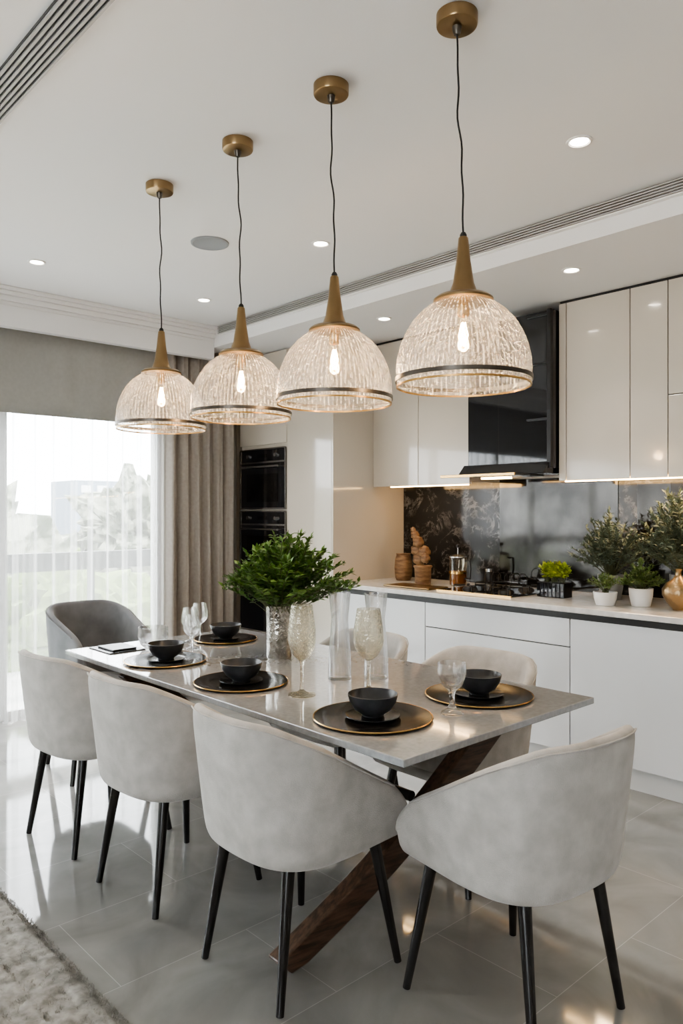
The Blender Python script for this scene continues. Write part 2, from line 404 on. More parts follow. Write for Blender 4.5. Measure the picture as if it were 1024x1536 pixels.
c=curtain('drape_curtain',2.87,3.45,5.01,0.01,2.64,'drape',0.032,0.105,seed=5,flare=0.15,dx=0.004,sharp=1.0)
md=c.modifiers.new('s','SOLIDIFY'); md.thickness=0.004
box('wall_taupe_return',3.0,3.575,5.12,5.2,0,2.65,'taupe')

# ---------------------------------------------------------------- exterior
box('balcony_slab',-6,8,5.36,6.9,-0.15,-0.02,'concrete')
r=empty('balcony_railing',(0,0,0))
box('top_rail',-6,8,6.6,6.68,0.88,1.04,'rail',parent=r)
box('glass_panel',-6,8,6.63,6.64,0.05,0.88,'windowglass',parent=r)
for i in range(10):
    box('post_%d'%(i+1),-6+i*1.5,-5.95+i*1.5,6.62,6.67,-0.02,0.88,'rail',parent=r)
def blob(name, c, r, mat, amp=0.25, sub=4, sq=(1,1,1), freq=1.5):
    bm=bmesh.new(); bmesh.ops.create_icosphere(bm, subdivisions=sub, radius=1)
    for v in bm.verts:
        n=noise.fractal(v.co*freq+Vector(c),1.0,2.0,5)
        v.co=Vector((v.co.x*sq[0],v.co.y*sq[1],v.co.z*sq[2]))*r*(1+amp*n)
    me=D.meshes.new(name); bm.to_mesh(me); bm.free(); me.materials.append(M[mat])
    o=D.objects.new(name,me); o.location=c; return o
h=empty('balcony_hedge',(0,0,0))
for i in range(12):
    o=blob('hedge_clump_%d'%i,(-4+i*0.9,7.6,-0.1+0.1*(i%3)),0.8,'hedge',0.5,4,(1,0.7,0.9),3); link(o,h)
t=empty('garden_tree_cluster',(0,0,0))
for i in range(60):
    x=-14+random.random()*34; y=16+random.random()*16; zt=-2.6+random.random()*3.2+0.05*(y-16)
    o=blob('crown_%d'%i,(x,y,zt),1.0+random.random()*1.2,'tree',0.9,4,(1,1,0.9),3.0); link(o,t)
b=empty('distant_building',(0,0,0))
for i,(x,y,wd,hh) in enumerate([(17.0,60,3.6,5.6),(-5,75,9,4.0),(6,90,5,5.2),(26,60,6,4),(-16,60,7,5)]):
    box('block_%d'%i,x,x+wd,y,y+5,-6,hh,'building',parent=b)
    for f in range(4):
        for g in range(4):
            box('pane_%d_%d_%d'%(i,f,g),x+wd*(0.08+0.23*g),x+wd*(0.22+0.23*g),y-0.05,y,hh-1.0-f*1.1,hh-0.4-f*1.1,'frame',parent=b)
box('ground_outside',-80,120,7,150,-6.2,-6,'ground')

# ---------------------------------------------------------------- kitchen
XF=3.60
tc=empty('tall_cabinet',(0,0,0))
box('carcass',XF+0.02,XI,3.99,5.11,0.0,2.645,'cream',parent=tc)
box('side_panel',XF,XI,3.975,3.99,0.0,2.645,'cream',parent=tc)
box('door_1',XF,XF+0.018,3.993,4.497,0.10,2.64,'cream',0.002,parent=tc)
box('door_above',XF,XF+0.018,4.503,5.11,1.93,2.64,'cream',0.002,parent=tc)
box('door_below',XF,XF+0.018,4.503,5.11,0.10,0.44,'cream',0.002,parent=tc)
def oven(y0,y1,z0,z1,x):
    e=empty('built_in_oven',(x,(y0+y1)/2,z0)); hw=(y1-y0)/2; H=z1-z0
    box('door_glass',-0.022,-0.001,-hw,hw,0.005,H-0.10,'blackglass',0.003,parent=e)
    box('control_panel',-0.020,-0.001,-hw,hw,H-0.095,H,'blackglass',0.003,parent=e)
    box('trim_strip',-0.026,-0.018,-hw,hw,H-0.106,H-0.092,'steel',parent=e)
    box('trim_bottom',-0.026,-0.018,-hw,hw,0.0,0.014,'steel',parent=e)
    for s in (-1,1): box('trim_side_%d'%(s+2),-0.025,-0.002,s*hw-0.007,s*hw+0.007,0.0,H,'steel',parent=e)
    box('trim_top',-0.026,-0.002,-hw,hw,H,H+0.010,'steel',parent=e)
    box('window',-0.0235,-0.0215,-hw+0.09,hw-0.09,0.06,H-0.19,'mirror',parent=e)
    tube('handle',[(-0.055,-hw+0.05,H-0.135),(-0.055,hw-0.05,H-0.135)],0.009,'steel',parent=e)
    for s in(-1,1): tube('handle_post_%d'%(s+2),[(-0.02,s*(hw-0.08),H-0.135),(-0.055,s*(hw-0.08),H-0.135)],0.006,'steel',parent=e)
    for s in(-1,1): lathe('knob_%d'%(s+2),[(0,0.018),(0.014,0.018),(0.016,0.0)],'steel',(-0.02,s*0.18,H-0.048),parent=e,rot=(0,-math.pi/2,0),seg=20)
    box('display',-0.0215,-0.0195,-0.06,0.06,H-0.06,H-0.035,'mirror',parent=e)
oven(4.515,5.10,1.42,1.89,XF+0.019)
oven(4.515,5.10,0.86,1.40,XF+0.019)
dr=empty('warming_drawer',(0,0,0))
box('front',XF-0.004,XF+0.018,4.51,5.10,0.46,0.845,'blackglass',0.003,parent=dr)
box('handle_lip',XF-0.02,XF-0.004,4.58,5.05,0.80,0.812,'steel',parent=dr)

bc=empty('base_cabinet',(0,0,0))
XB=3.62
box('carcass',XB+0.02,XI,-1.0,3.97,0.12,0.868,'white',parent=bc)
box('plinth',XB+0.05,XI,-1.0,3.97,0.0,0.12,'plinth',parent=bc)
box('finger_recess',XB+0.004,XB+0.02,-1.0,3.97,0.825,0.868,'blackgap',parent=bc)
zT=0.832
for i,(a,bb) in enumerate([(3.139,3.97),(1.04,2.122),(0.0,1.036),(-1.0,-0.004)]):
    box('door_%d'%(i+1),XB,XB+0.018,a,bb,0.122,zT,'white',0.002,parent=bc)
box('drawer_1',XB,XB+0.018,2.128,3.133,0.684,zT,'white',0.002,parent=bc)
box('drawer_2',XB,XB+0.018,2.128,3.133,0.402,0.678,'white',0.002,parent=bc)
box('drawer_3',XB,XB+0.018,2.128,3.133,0.122,0.396,'white',0.002,parent=bc)
box('drawer_gap',XB+0.0185,XB+0.0195,2.1,3.16,0.13,0.83,'blackgap',parent=bc)
box('kitchen_countertop',3.585,XW-0.022,-1.0,3.973,0.87,0.90,'counter',0.004)
bs=empty('kitchen_backsplash',(0,0,0))
box('marble_left',XW-0.015,XI,3.08,3.973,0.901,1.60,'marble',parent=bs)
box('glass_centre',XW-0.020,XI,2.22,3.078,0.901,1.62,'mirror',parent=bs)
box('marble_right',XW-0.015,XI,-1.0,2.218,0.901,1.60,'marble',parent=bs)
for i,y in enumerate([2.0,1.72]):
    box('added_reflection_%d'%i,XW-0.018,XW-0.015,y-0.10,y+0.10,0.93,1.57,'mirror',parent=bs)  # added mirror strips that stand in for reflections on the right marble

XU=4.0
def wallcab(name,ys,ymin,ymax,split=None,pw=3,inset=0.03):
    e=empty(name,(0,0,0))
    box('carcass',XU+0.02,XI,ymin,ymax,1.60,2.64,'cream',parent=e)
    box('top_shadow_gap',XU+0.012,XU+0.02,ymin,ymax,2.632,2.649,'blackgap',parent=e)
    box('seam_backing',XU+0.018,XU+0.0195,ymin+0.01,ymax-0.01,1.61,2.64,'blackgap',parent=e)
    for i,(a,bb) in enumerate(ys):
        if split and i in split:
            box('door_%da'%(i+1),XU,XU+0.017,a,bb,1.585,2.02,'cream',0.002,parent=e)
            box('door_%db'%(i+1),XU,XU+0.017,a,bb,2.025,2.632,'cream',0.002,parent=e)
        else:
            box('door_%d'%(i+1),XU,XU+0.017,a,bb,1.585,2.632,'cream',0.002,parent=e)
    box('led_strip',XU+0.018,XU+0.035,ymin+0.03,ymax-inset,1.578,1.5995,'led',parent=e)
    arealight('led_lamp',(XU+0.12,(ymin+ymax-inset)/2,1.588),(0,0,0),0.05,(ymax-ymin-inset)*0.85,pw*(ymax-ymin),(1,0.70,0.40),e)
wallcab('wall_cabinet',[(3.531,3.97),(3.08,3.526)],3.08,3.972,pw=1.0,inset=0.16)
wallcab('wall_cabinet',[(2.375,2.42),(1.983,2.37),(1.773,1.978),(1.33,1.768),(0.87,1.325),(0.4,0.865)],0.4,2.42,split=[3,4,5],pw=7)

# hood
hd=empty('range_hood',(0,0,0))
box('chimney',3.95,XW-0.022,2.43,2.82,1.66,2.60,'blackglass',0.004,parent=hd)
box('chimney_shelf_frame',3.925,3.95,2.43,2.455,1.66,2.60,'blackmetal',parent=hd)
for i,z in enumerate([1.95,2.28,2.57]):
    box('shelf_line_%d'%i,3.93,3.95,2.44,2.60,z,z+0.01,'blackmetal',parent=hd)
box('lower_body',3.97,XW-0.022,2.82,3.07,1.66,2.18,'blackglass',0.004,parent=hd)
v=[(3.86,2.44,1.63),(3.86,3.07,1.63),(4.32,3.07,1.63),(4.32,2.44,1.63),(3.93,2.44,1.70),(3.93,3.07,1.70),(4.32,3.07,1.70),(4.32,2.44,1.70)]
meshobj('hood_base',v,[(0,1,2,3),(4,7,6,5),(0,4,5,1),(1,5,6,2),(2,6,7,3),(3,7,4,0)],'blackglass',hd,False)
box('visor_glass',3.70,4.0,2.52,3.07,1.615,1.628,'blackglass',0.003,parent=hd)
box('visor_gold_edge',3.688,3.70,2.52,3.07,1.612,1.630,'brassbright',0.002,parent=hd)
box('hood_lamp',3.95,4.0,2.75,2.95,1.609,1.614,'led',parent=hd)

# cooktop
ck=empty('cooktop',(0,0,0))
box('glass_plate',3.72,4.22,2.56,3.12,0.901,0.909,'blackglass',0.003,parent=ck)
box('gold_edge',3.712,3.72,2.56,3.12,0.9005,0.909,'brassbright',parent=ck)
for i,(x,y) in enumerate([(3.86,2.70),(3.86,2.97),(4.08,2.70),(4.08,2.97)]):
    lathe('burner_%d'%i,[(0,0.028),(0.035,0.028),(0.045,0.018),(0.05,0.009)],'blackmetal',(x,y,0.90),parent=ck,seg=24)
    for k in range(4):
        a=k*math.pi/2+0.78
        tube('grate_%d_%d'%(i,k),[(x+0.1*math.cos(a),y+0.1*math.sin(a),0.91),(x+0.1*math.cos(a),y+0.1*math.sin(a),0.94),(x+0.03*math.cos(a),y+0.03*math.sin(a),0.94)],0.005,'blackmetal',parent=ck,seg=6)
wr=empty('wire_pot_rack',(4.10,2.84,0.948))
for i in range(5):
    y=-0.10+i*0.05
    tube('arch_%d'%i,[(-0.05,y,0),(-0.05,y,0.04),(-0.02,y,0.06),(0.02,y,0.06),(0.05,y,0.04),(0.05,y,0)],0.003,'blackmetal',parent=wr,seg=6)
for s in(-1,1): tube('rail_%d'%(s+2),[(s*0.05,-0.1,0.002),(s*0.05,0.1,0.002)],0.003,'blackmetal',parent=wr,seg=6)

# ---------------------------------------------------------------- foliage
def leaves(name, pts, size, mat, parent=None, loc=(0,0,0), wr=0.42):
    verts=[];faces=[]
    for p,d in pts:
        s=size*(0.7+0.6*random.random())
        d=(d+Vector((random.uniform(-.7,.7),random.uniform(-.7,.7),random.uniform(-.4,.7)))).normalized()
        up=Vector((random.uniform(-.5,.5),random.uniform(-.5,.5),1)).normalized()
        w=d.cross(up)
        if w.length<1e-3: w=Vector((1,0,0))
        w.normalize(); n=w.cross(d).normalized()
        b=len(verts); p=Vector(p)
        verts += [p, p+d*s*.45+w*s*wr*.5+n*s*.08, p+d*s-n*s*.06, p+d*s*.45-w*s*wr*.5+n*s*.08, p+d*s*.5]
        faces += [(b,b+1,b+4),(b+1,b+2,b+4),(b+2,b+3,b+4),(b+3,b,b+4)]
    me=D.meshes.new(name); me.from_pydata([tuple(v) for v in verts],[],faces); me.materials.append(M[mat])
    o=D.objects.new(name,me); o.location=loc; return link(o,parent)

def bush(name_l, name_s, parent, base, n, rx, rz, h0, lsize, lmat, per=26, droop=0.35, off=(0,0), stemr=0.0018, wr=0.42, xmax=None):
    pts=[]; sv=[]; sf=[]
    for i in range(n):
        a=random.random()*2*math.pi; q=math.sqrt(random.random())
        tip=Vector((off[0]+rx*q*math.cos(a), off[1]+rx*q*math.sin(a), h0+rz*(1-q*q*0.75)*random.uniform(0.65,1.0)))
        if xmax is not None: tip.x=min(tip.x,xmax-0.03*random.random())
        p0=Vector(base)+Vector((random.uniform(-.015,.015),random.uniform(-.015,.015),0))
        p1=p0.lerp(tip,0.5)+Vector((0,0,0.25*(tip.z-p0.z)*droop+0.02))
        prev=None
        for k in range(per+1):
            t=k/per
            p=p0*(1-t)**2+p1*2*t*(1-t)+tip*t*t
            if prev is not None:
                d=(p-prev).normalized()
                if t>0.38:
                    side=d.cross(Vector((0,0,1))).normalized() if abs(d.z)<.99 else Vector((1,0,0))
                    for s in (-1,1):
                        pts.append((p,(d*0.5+side*s)))
                    if random.random()<.5: pts.append((p,d+Vector((0,0,.6))))
                ux=d.cross(Vector((.3,.8,.2))).normalized()*stemr; uy=d.cross(ux).normalized()*stemr
                b=len(sv); sv+= [prev+ux,prev-ux*.5+uy,prev-ux*.5-uy,p+ux,p-ux*.5+uy,p-ux*.5-uy]
                sf+=[(b,b+1,b+4,b+3),(b+1,b+2,b+5,b+4),(b+2,b,b+3,b+5)]
            prev=p
    leaves(name_l,pts,lsize,lmat,parent,wr=wr)
    meshobj(name_s,sv,sf,'stem',parent,False)

def pot_plant(name, loc, potprof, potmat, **k):
    e=empty(name,loc); lathe('pot',potprof,potmat,parent=e)
    h=max(z for r,z in potprof)
    lathe('soil',[(0,h*0.86),(min(r for r,z in potprof if z>h*0.8 and r>0.01)*0.99,h*0.86)],'soil',parent=e,seg=24)
    bush('leaves','stems',e,(0,0,h*0.8),**k); return e
pp=[(0,0),(0.05,0),(0.062,0.05),(0.066,0.095),(0.060,0.095),(0.056,0.06),(0,0.05)]
pot_plant('potted_olive_plant',(4.07,2.13,0.901),[(r*1.1,z*1.5) for r,z in pp],'greypot',n=70,rx=0.23,rz=0.38,h0=0.15,lsize=0.036,lmat='leafolive',per=18,wr=0.36,xmax=0.22)
pot_plant('potted_olive_plant',(4.14,1.74,0.901),[(r*1.2,z*1.7) for r,z in pp],'greypot',n=120,rx=0.27,rz=0.50,h0=0.17,lsize=0.040,lmat='leafolive',per=20,wr=0.36,xmax=0.15)
pot_plant('potted_herb',(3.80,2.02,0.901),[(r*0.95,z*0.75) for r,z in pp],'whitepot',n=26,rx=0.11,rz=0.10,h0=0.07,lsize=0.022,lmat='leafherb',per=10)
pot_plant('potted_herb',(3.90,1.87,0.901),[(r*0.95,z*1.0) for r,z in pp],'whitepot',n=60,rx=0.12,rz=0.16,h0=0.08,lsize=0.022,lmat='leafherb',per=14)
e=empty('planter_box_plant',(3.95,2.42,0.901))
box('planter_box',-0.045,0.045,-0.09,0.09,0,0.085,'blackmetal',0.003,parent=e)
for i in range(7): box('slat_%d'%i,-0.050,-0.046,-0.088+i*0.026,-0.070+i*0.026,0.004,0.082,'blackglass',parent=e)
for j in range(3):
    bush('leaves_%d'%j,'stems_%d'%j,e,(0,-0.05+0.05*j,0.08),n=22,rx=0.055,rz=0.10,h0=0.11,lsize=0.026,lmat='leaflime',per=7,off=(0,-0.05+0.05*j),wr=0.7)
lathe('gold_vase',[(0,0),(0.028,0),(0.030,0.008),(0.055,0.035),(0.077,0.075),(0.078,0.105),(0.060,0.135),(0.030,0.155),(0.016,0.175),(0.014,0.195),(0.020,0.208),(0.016,0.206),(0.010,0.19)],'goldvase',(3.87,1.66,0.9015))
lathe('carved_wooden_jar',[(0,0),(0.050,0),(0.060,0.02),(0.066,0.09),(0.062,0.15),(0.050,0.185),(0.054,0.195),(0.044,0.19),(0,0.18)],'wood',(4.10,3.76,0.9015))
lathe('wooden_mortar',[(0,0),(0.050,0),(0.055,0.012),(0.058,0.11),(0.066,0.122),(0.064,0.13),(0.050,0.125),(0.044,0.02),(0,0.02)],'wood',(3.96,3.45,0.9015))
e=empty('ginger_root_sculpture',(4.10,3.60,0.9015))
lathe('stand',[(0,0),(0.04,0),(0.035,0.02),(0.016,0.04),(0.016,0.14),(0,0.14)],'wood',parent=e)
for i,(x,y,z,r) in enumerate([(0,0,0.16,0.05),(0.0,0.03,0.22,0.042),(0,-0.045,0.21,0.045),(0,0.015,0.28,0.042),(0,0.045,0.33,0.032),(0,0.065,0.37,0.02),(-0.02,-0.07,0.17,0.036)]):
    o=blob('root_%d'%i,(x,y,z),r,'wood',0.3,3,(0.8,1,1),2.5); link(o,e)
    for p in o.data.polygons: p.use_smooth=True
e=empty('glass_cafetiere',(4.08,3.24,0.9015))
lathe('glass_body',[(0,0.004),(0.058,0.004),(0.060,0.02),(0.060,0.17),(0.064,0.19)],'bulbglass',parent=e)
lathe('coffee',[(0,0.006),(0.056,0.006),(0.056,0.085),(0,0.085)],'coffee',parent=e)
lathe('brass_band',[(0.061,0.08),(0.0625,0.08),(0.0625,0.097),(0.061,0.097)],'brassbright',parent=e)
lathe('lid',[(0,0.215),(0.03,0.21),(0.062,0.197),(0.062,0.190),(0,0.190)],'steel',parent=e)
tube('plunger',[(0,0,0.21),(0,0,0.255)],0.004,'steel',parent=e); lathe('knob',[(0,0.28),(0.012,0.275),(0.013,0.26),(0,0.252)],'blackmetal',parent=e,seg=20)
tube('handle',[(0.0,-0.060,0.17),(0,-0.10,0.17),(0,-0.105,0.11),(0,-0.10,0.05),(0,-0.060,0.05)],0.007,'blackmetal',parent=e)
e=empty('spice_jar',(4.27,3.12,0.9015))
lathe('jar',[(0,0),(0.032,0),(0.034,0.06),(0.030,0.09)],'blackmetal',parent=e); lathe('lid',[(0.031,0.09),(0.031,0.11),(0,0.112)],'steel',parent=e)
e=empty('serving_tray',(3.78,3.36,0.9015))
box('tray',-0.10,0.10,-0.20,0.20,0,0.01,'brass',0.004,parent=e)

# ---------------------------------------------------------------- pendants
def pendant(x,y,dx,dy,seed):
    e=empty('pendant_light',(x,y,0)); random.seed(seed)
    lathe('ceiling_canopy',[(0,2.764),(0.050,2.764),(0.056,2.766),(0.058,2.770),(0.058,2.7985),(0,2.7985)],'brass',parent=e)
    lathe('canopy_nipple',[(0,2.742),(0.008,2.742),(0.012,2.752),(0.014,2.765)],'bronze',parent=e,seg=20)
    DZ=-0.013
    zt=2.185+DZ; pts=[]
    N=26; pa=random.uniform(0,6)
    for i in range(N+1):
        t=i/N; z=2.745+(zt+0.01-2.745)*t
        wob=0.004*math.sin(t*9+pa)*math.sin(math.pi*t)+0.003*math.sin(t*23+pa)*math.sin(math.pi*t)
        pts.append((dx*t+wob*0.73,dy*t-wob*0.68,z))
    tube('cord',pts,0.0028,'blackmetal',parent=e,seg=8)
    c=(dx,dy,DZ)
    lathe('cord_grip',[(0,2.200),(0.006,2.199),(0.010,2.192),(0.010,2.184),(0,2.183)],'blackmetal',c,parent=e,seg=20)
    lathe('cone_stem',[(0,2.186),(0.011,2.186),(0.014,2.182),(0.020,2.12),(0.030,2.055),(0.040,2.028),(0.046,2.022)],'brass',c,parent=e)
    lathe('flange',[(0.046,2.024),(0.075,2.018),(0.084,2.010),(0.084,2.004),(0.060,2.004),(0,2.006)],'brass',c,parent=e,seg=48)
    prof=[(0.070,2.004),(0.095,1.992),(0.120,1.973),(0.144,1.946),(0.163,1.914),(0.177,1.880),(0.185,1.845),(0.188,1.81),(0.187,1.785),(0.185,1.768)]
    fine=[]
    for i in range(len(prof)-1):
        for k in range(3):
            t=k/3; fine.append((prof[i][0]*(1-t)+prof[i+1][0]*t, prof[i][1]*(1-t)+prof[i+1][1]*t))
    fine.append(prof[-1]); seg=640; n=len(fine); verts=[];faces=[];rib=[]
    for i in range(seg):
        a=2*math.pi*i/seg; f=0.5+0.5*math.cos(a*80); fr=f**3
        for r,z in fine:
            rr=r*(1+0.005*f); verts.append((rr*math.cos(a),rr*math.sin(a),z)); rib.append(0.03+0.97*fr)
    for i in range(seg):
        j=(i+1)%seg
        for k in range(n-1): faces.append((i*n+k,j*n+k,j*n+k+1,i*n+k+1))
    me=D.meshes.new('glass_shade'); me.from_pydata(verts,[],faces); me.update()
    at=me.attributes.new('rib','FLOAT','POINT'); at.data.foreach_set('value',rib)
    for p in me.polygons: p.use_smooth=True
    me.materials.append(M['shade']); o=D.objects.new('glass_shade',me); o.location=c; link(o,e)
    lathe('upper_band',[(0.188,1.791),(0.1915,1.791),(0.1915,1.779),(0.188,1.779)],'bronze',c,parent=e,seg=64)
    lathe('rim_ring',[(0.184,1.769),(0.188,1.769),(0.188,1.764),(0.184,1.764),(0.184,1.769)],'brassbright',c,parent=e,seg=64)
    lathe('socket',[(0,2.005),(0.018,2.005),(0.018,1.968),(0.014,1.962),(0,1.962)],'brassbright',c,parent=e,seg=24)
    lathe('bulb_glass',[(0.013,1.962),(0.015,1.95),(0.022,1.925),(0.026,1.900),(0.022,1.876),(0.010,1.862),(0,1.86)],'bulbglass',c,parent=e,seg=28)
    lathe('bulb_core',[(0,1.935),(0.005,1.928),(0.009,1.908),(0.007,1.888),(0,1.88)],'bulbglow',c,parent=e,seg=14)
    for k in range(4):
        a=k*math.pi/2+.4; tube('filament_%d'%k,[(0.005*math.cos(a),0.005*math.sin(a),1.945),(0.013*math.cos(a),0.013*math.sin(a),1.91),(0.006*math.cos(a),0.006*math.sin(a),1.88)],0.0014,'filament',parent=e,seg=6,loc=c)
    l=D.lights.new('bulb','POINT'); l.energy=8; l.color=(1,0.72,0.45); l.shadow_soft_size=0.03
    o=D.objects.new('bulb_lamp',l); o.location=(dx,dy,1.89+DZ); link(o,e)
for i,(x,y) in enumerate([(1.684,1.341),(1.661,1.844),(1.655,2.364),(1.628,2.903)]):
    k=[0.018,0.011,0.013,0.008][i]
    pendant(x,y,k*0.734,-k*0.679,i+3)
random.seed(11)

# ---------------------------------------------------------------- dining table
T=empty('dining_table',(0,0,0))
TX0,TX1,TY0,TY1=1.467,2.453,1.345,3.50
box('stone_top',TX0,TX1,TY0,TY1,0.728,0.75,'stone',0.003,parent=T)
box('subframe_long_1',TX0+0.10,TX0+0.15,TY0+0.15,TY1-0.15,0.698,0.727,'blackmetal',parent=T)
box('subframe_long_2',TX1-0.15,TX1-0.10,TY0+0.15,TY1-0.15,0.698,0.727,'blackmetal',parent=T)
for i,y in enumerate([TY0+0.20,2.42,TY1-0.25]):
    box('subframe_cross_%d'%i,TX0+0.15,TX1-0.15,y,y+0.06,0.698,0.727,'blackmetal',parent=T)
def plank(name,a,b,w0,w1,th):
    a=Vector(a);b=Vector(b); verts=[];N=16
    for i in range(N+1):
        t=i/N; p=a.lerp(b,t)+Vector((0,0,-0.05*math.sin(math.pi*t)))
        d=(b-a).normalized(); side=d.cross(Vector((0,1,0))).normalized(); w=w0+(w1-w0)*t
        for sx,sy in [(-1,-1),(1,-1),(1,1),(-1,1)]:
            q=p+side*sx*w/2+Vector((0,1,0))*sy*th/2
            q.z=max(q.z,0.001); q.z=min(q.z,0.697); verts.append(q)
    faces=[(0,1,2,3),tuple(N*4+k for k in(3,2,1,0))]
    for i in range(N):
        for k in range(4):
            j=(k+1)%4; faces.append((i*4+k,i*4+j,i*4+4+j,i*4+4+k))
    o=meshobj(name,verts,faces,'walnut',T,False); md=o.modifiers.new('b','BEVEL'); md.width=0.006; md.segments=2; md.limit_method='ANGLE'
plank('leg_near',(1.42,1.81,0.02),(2.30,1.62,0.70),0.085,0.11,0.06)
plank('leg_far',(2.50,3.02,0.02),(1.62,3.18,0.70),0.085,0.11,0.06)
tube('stretcher',[(1.95,1.75,0.42),(1.96,3.1,0.42)],0.018,'blackmetal',parent=T)

# ---------------------------------------------------------------- chairs
def chair(loc, rot, mat='chair', hb=0.815, ha=0.545, name='dining_chair', w=0.268, dback=0.27):
    e=empty(name,(loc[0],loc[1],0),rot)
    fy=0.235
    path=[]
    for y in [fy,fy-0.03,fy-0.08,fy-0.15,fy-0.22]:
        path.append((w-0.015*(y/fy if y>0 else 0),y))
    y0=fy-0.25
    K=16
    for i in range(K+1):
        th=math.pi*i/K; c,s=math.cos(th),math.sin(th)
        ex=0.72
        path.append((w*math.copysign(abs(c)**ex,c), y0-(dback+y0)*abs(s)**ex))
    for y in [fy-0.22,fy-0.15,fy-0.08,fy-0.03,fy]: path.append((-(w-0.015*(y/fy if y>0 else 0)),y))
    n=len(path); verts=[];faces=[]
    def topz(y):
        t=(fy-y)/(fy+dback); t=max(0,min(1,t))
        z=ha+(hb-ha)*min(1,(t**1.15)*1.06+0.02*math.sin(math.pi*t))
        if t<0.14: z-=0.055*(1-t/0.14)**1.6
        return z
    m=12
    for i,(x,y) in enumerate(path):
        a=Vector(path[max(i-1,0)]);b=Vector(path[min(i+1,n-1)]); t=(b-a).normalized()
        nr=Vector((-t.y,t.x))
        if nr.dot(Vector((x,y-0.02)))<0: nr=-nr
        bk=max(0,min(1,(0.0-y)/dback))
        tz=topz(y); zb=0.385; flare=0.012+0.03*bk
        sec=[(-0.060,zb),(-0.022,zb+0.003),(-0.004,zb+0.03),(0.004,zb+0.09),(flare*0.6,zb+(tz-zb)*0.6),(flare,tz-0.035),(flare-0.006,tz-0.008),(flare-0.022,tz),(flare-0.040,tz-0.010),(flare-0.048,tz-0.04),(-0.052,min(0.50,tz-0.05)),(-0.060,0.44)]
        for o_,z in sec: verts.append((x+nr.x*o_,y+nr.y*o_,z))
    for i in range(n-1):
        for k in range(m):
            j=(k+1)%m; faces.append((i*m+k,i*m+j,(i+1)*m+j,(i+1)*m+k))
    faces.append(tuple(range(m))); faces.append(tuple((n-1)*m+k for k in range(m))[::-1])
    o=meshobj('back_shell',verts,faces,mat,e); subsurf(o,2)
    pip=[]
    for i in range(2,n-2):
        x,y=path[i]
        a=Vector(path[i-1]);b=Vector(path[i+1]); t=(b-a).normalized(); nr=Vector((-t.y,t.x))
        if nr.dot(Vector((x,y-0.02)))<0: nr=-nr
        bk=max(0,min(1,(0.0-y)/dback)); fl=0.012+0.03*bk
        pip.append((x+nr.x*(fl-0.0025),y+nr.y*(fl-0.0025),topz(y)-0.014))
    tube('piping',pip,0.0028,mat,parent=e,seg=8)
    def pad(nm,z0,z1,ins,fr,r=0.02):
        ring=[]
        for x,y in path:
            ring.append((x*(1-ins/w), y+(ins if y<0 else 0)*min(1,abs(y)/0.2)))
        ring[0]=(ring[0][0],fy+fr); ring[-1]=(ring[-1][0],fy+fr)
        ring.append((ring[-1][0]*0.5,fy+fr+0.012)); ring.append((-ring[-1][0]*1.0,fy+fr+0.012))
        vs=[];fs=[];k=len(ring)
        lv=[(0.93,z0),(1.0,z0+r),(1.0,z1-r),(0.93,z1-0.002),(0.5,z1+0.004)]
        for sc,z in lv:
            for x,y in ring: vs.append((x*sc,y*sc,z))
        for a in range(len(lv)-1):
            for q in range(k):
                r2=(q+1)%k; fs.append((a*k+q,a*k+r2,(a+1)*k+r2,(a+1)*k+q))
        fs.append(tuple(range(k))[::-1]); fs.append(tuple((len(lv)-1)*k+q for q in range(k)))
        oo=meshobj(nm,vs,fs,mat,e); return oo
    pad('seat_base',0.384,0.43,0.035,-0.01,0.01)
    pad('seat_cushion',0.425,0.485,0.055,0.0)
    for nm,(tx,ty),(bx,by) in [('leg_1',(0.175,0.155),(0.235,0.205)),('leg_2',(-0.175,0.155),(-0.235,0.205)),('leg_3',(0.155,-0.165),(0.19,-0.225)),('leg_4',(-0.155,-0.165),(-0.19,-0.225))]:
        tube(nm,[(tx,ty,0.392),(bx,by,0.001)],[0.019,0.0115],'leg',parent=e,seg=16)
    return e
R=math.radians
chair((1.525,1.845),R(-90))
chair((1.51,2.55),R(-86))
chair((1.485,3.18),R(-84))
chair((1.865,1.275),R(-6))
chair((2.40,1.93),R(90))
chair((2.40,2.62),R(90))
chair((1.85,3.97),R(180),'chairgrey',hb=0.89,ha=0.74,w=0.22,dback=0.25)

# ---------------------------------------------------------------- tableware
ZT=0.7505
def charger(x,y,r=0.185):
    e=empty('charger_plate',(x,y,ZT))
    lathe('plate',[(0,0.004),(r*0.6,0.004),(r*0.66,0.006),(r*0.97,0.010),(r*0.975,0.007),(r*0.68,0.002),(r*0.6,0.0),(0,0.0)],'charger',parent=e,seg=64)
    lathe('gold_rim',[(r*0.980,0.0105),(r*0.992,0.0105),(r,0.008),(r*0.985,0.005),(r*0.978,0.007)],'brassbright',parent=e,seg=64)
    lathe('salad_plate',[(0,0.006),(r*0.36,0.006),(r*0.46,0.012),(r*0.455,0.014),(r*0.36,0.010),(0,0.010)],'charger',parent=e,seg=48)
def bowl(x,y,r=0.080,h=0.068):
    lathe('serving_bowl',[(0,0.0),(r*0.42,0.0),(r*0.45,0.006),(r*0.72,0.020),(r*0.92,0.045),(r,h),(r*0.97,h+0.001),(r*0.88,0.045),(r*0.65,0.022),(0,0.012)],'bowl',(x,y,ZT+0.0105),seg=48)
for x,y,r in [(1.69,1.68,0.19),(2.17,1.63,0.19),(1.676,2.37,0.18),(1.68,2.94,0.18),(2.18,3.22,0.16)]:
    charger(x,y,r); bowl(x,y)
e=empty('woven_placemat',(1.66,3.36,ZT))
box('mat',-0.09,0.09,-0.11,0.11,0,0.004,'charger',0.001,parent=e)
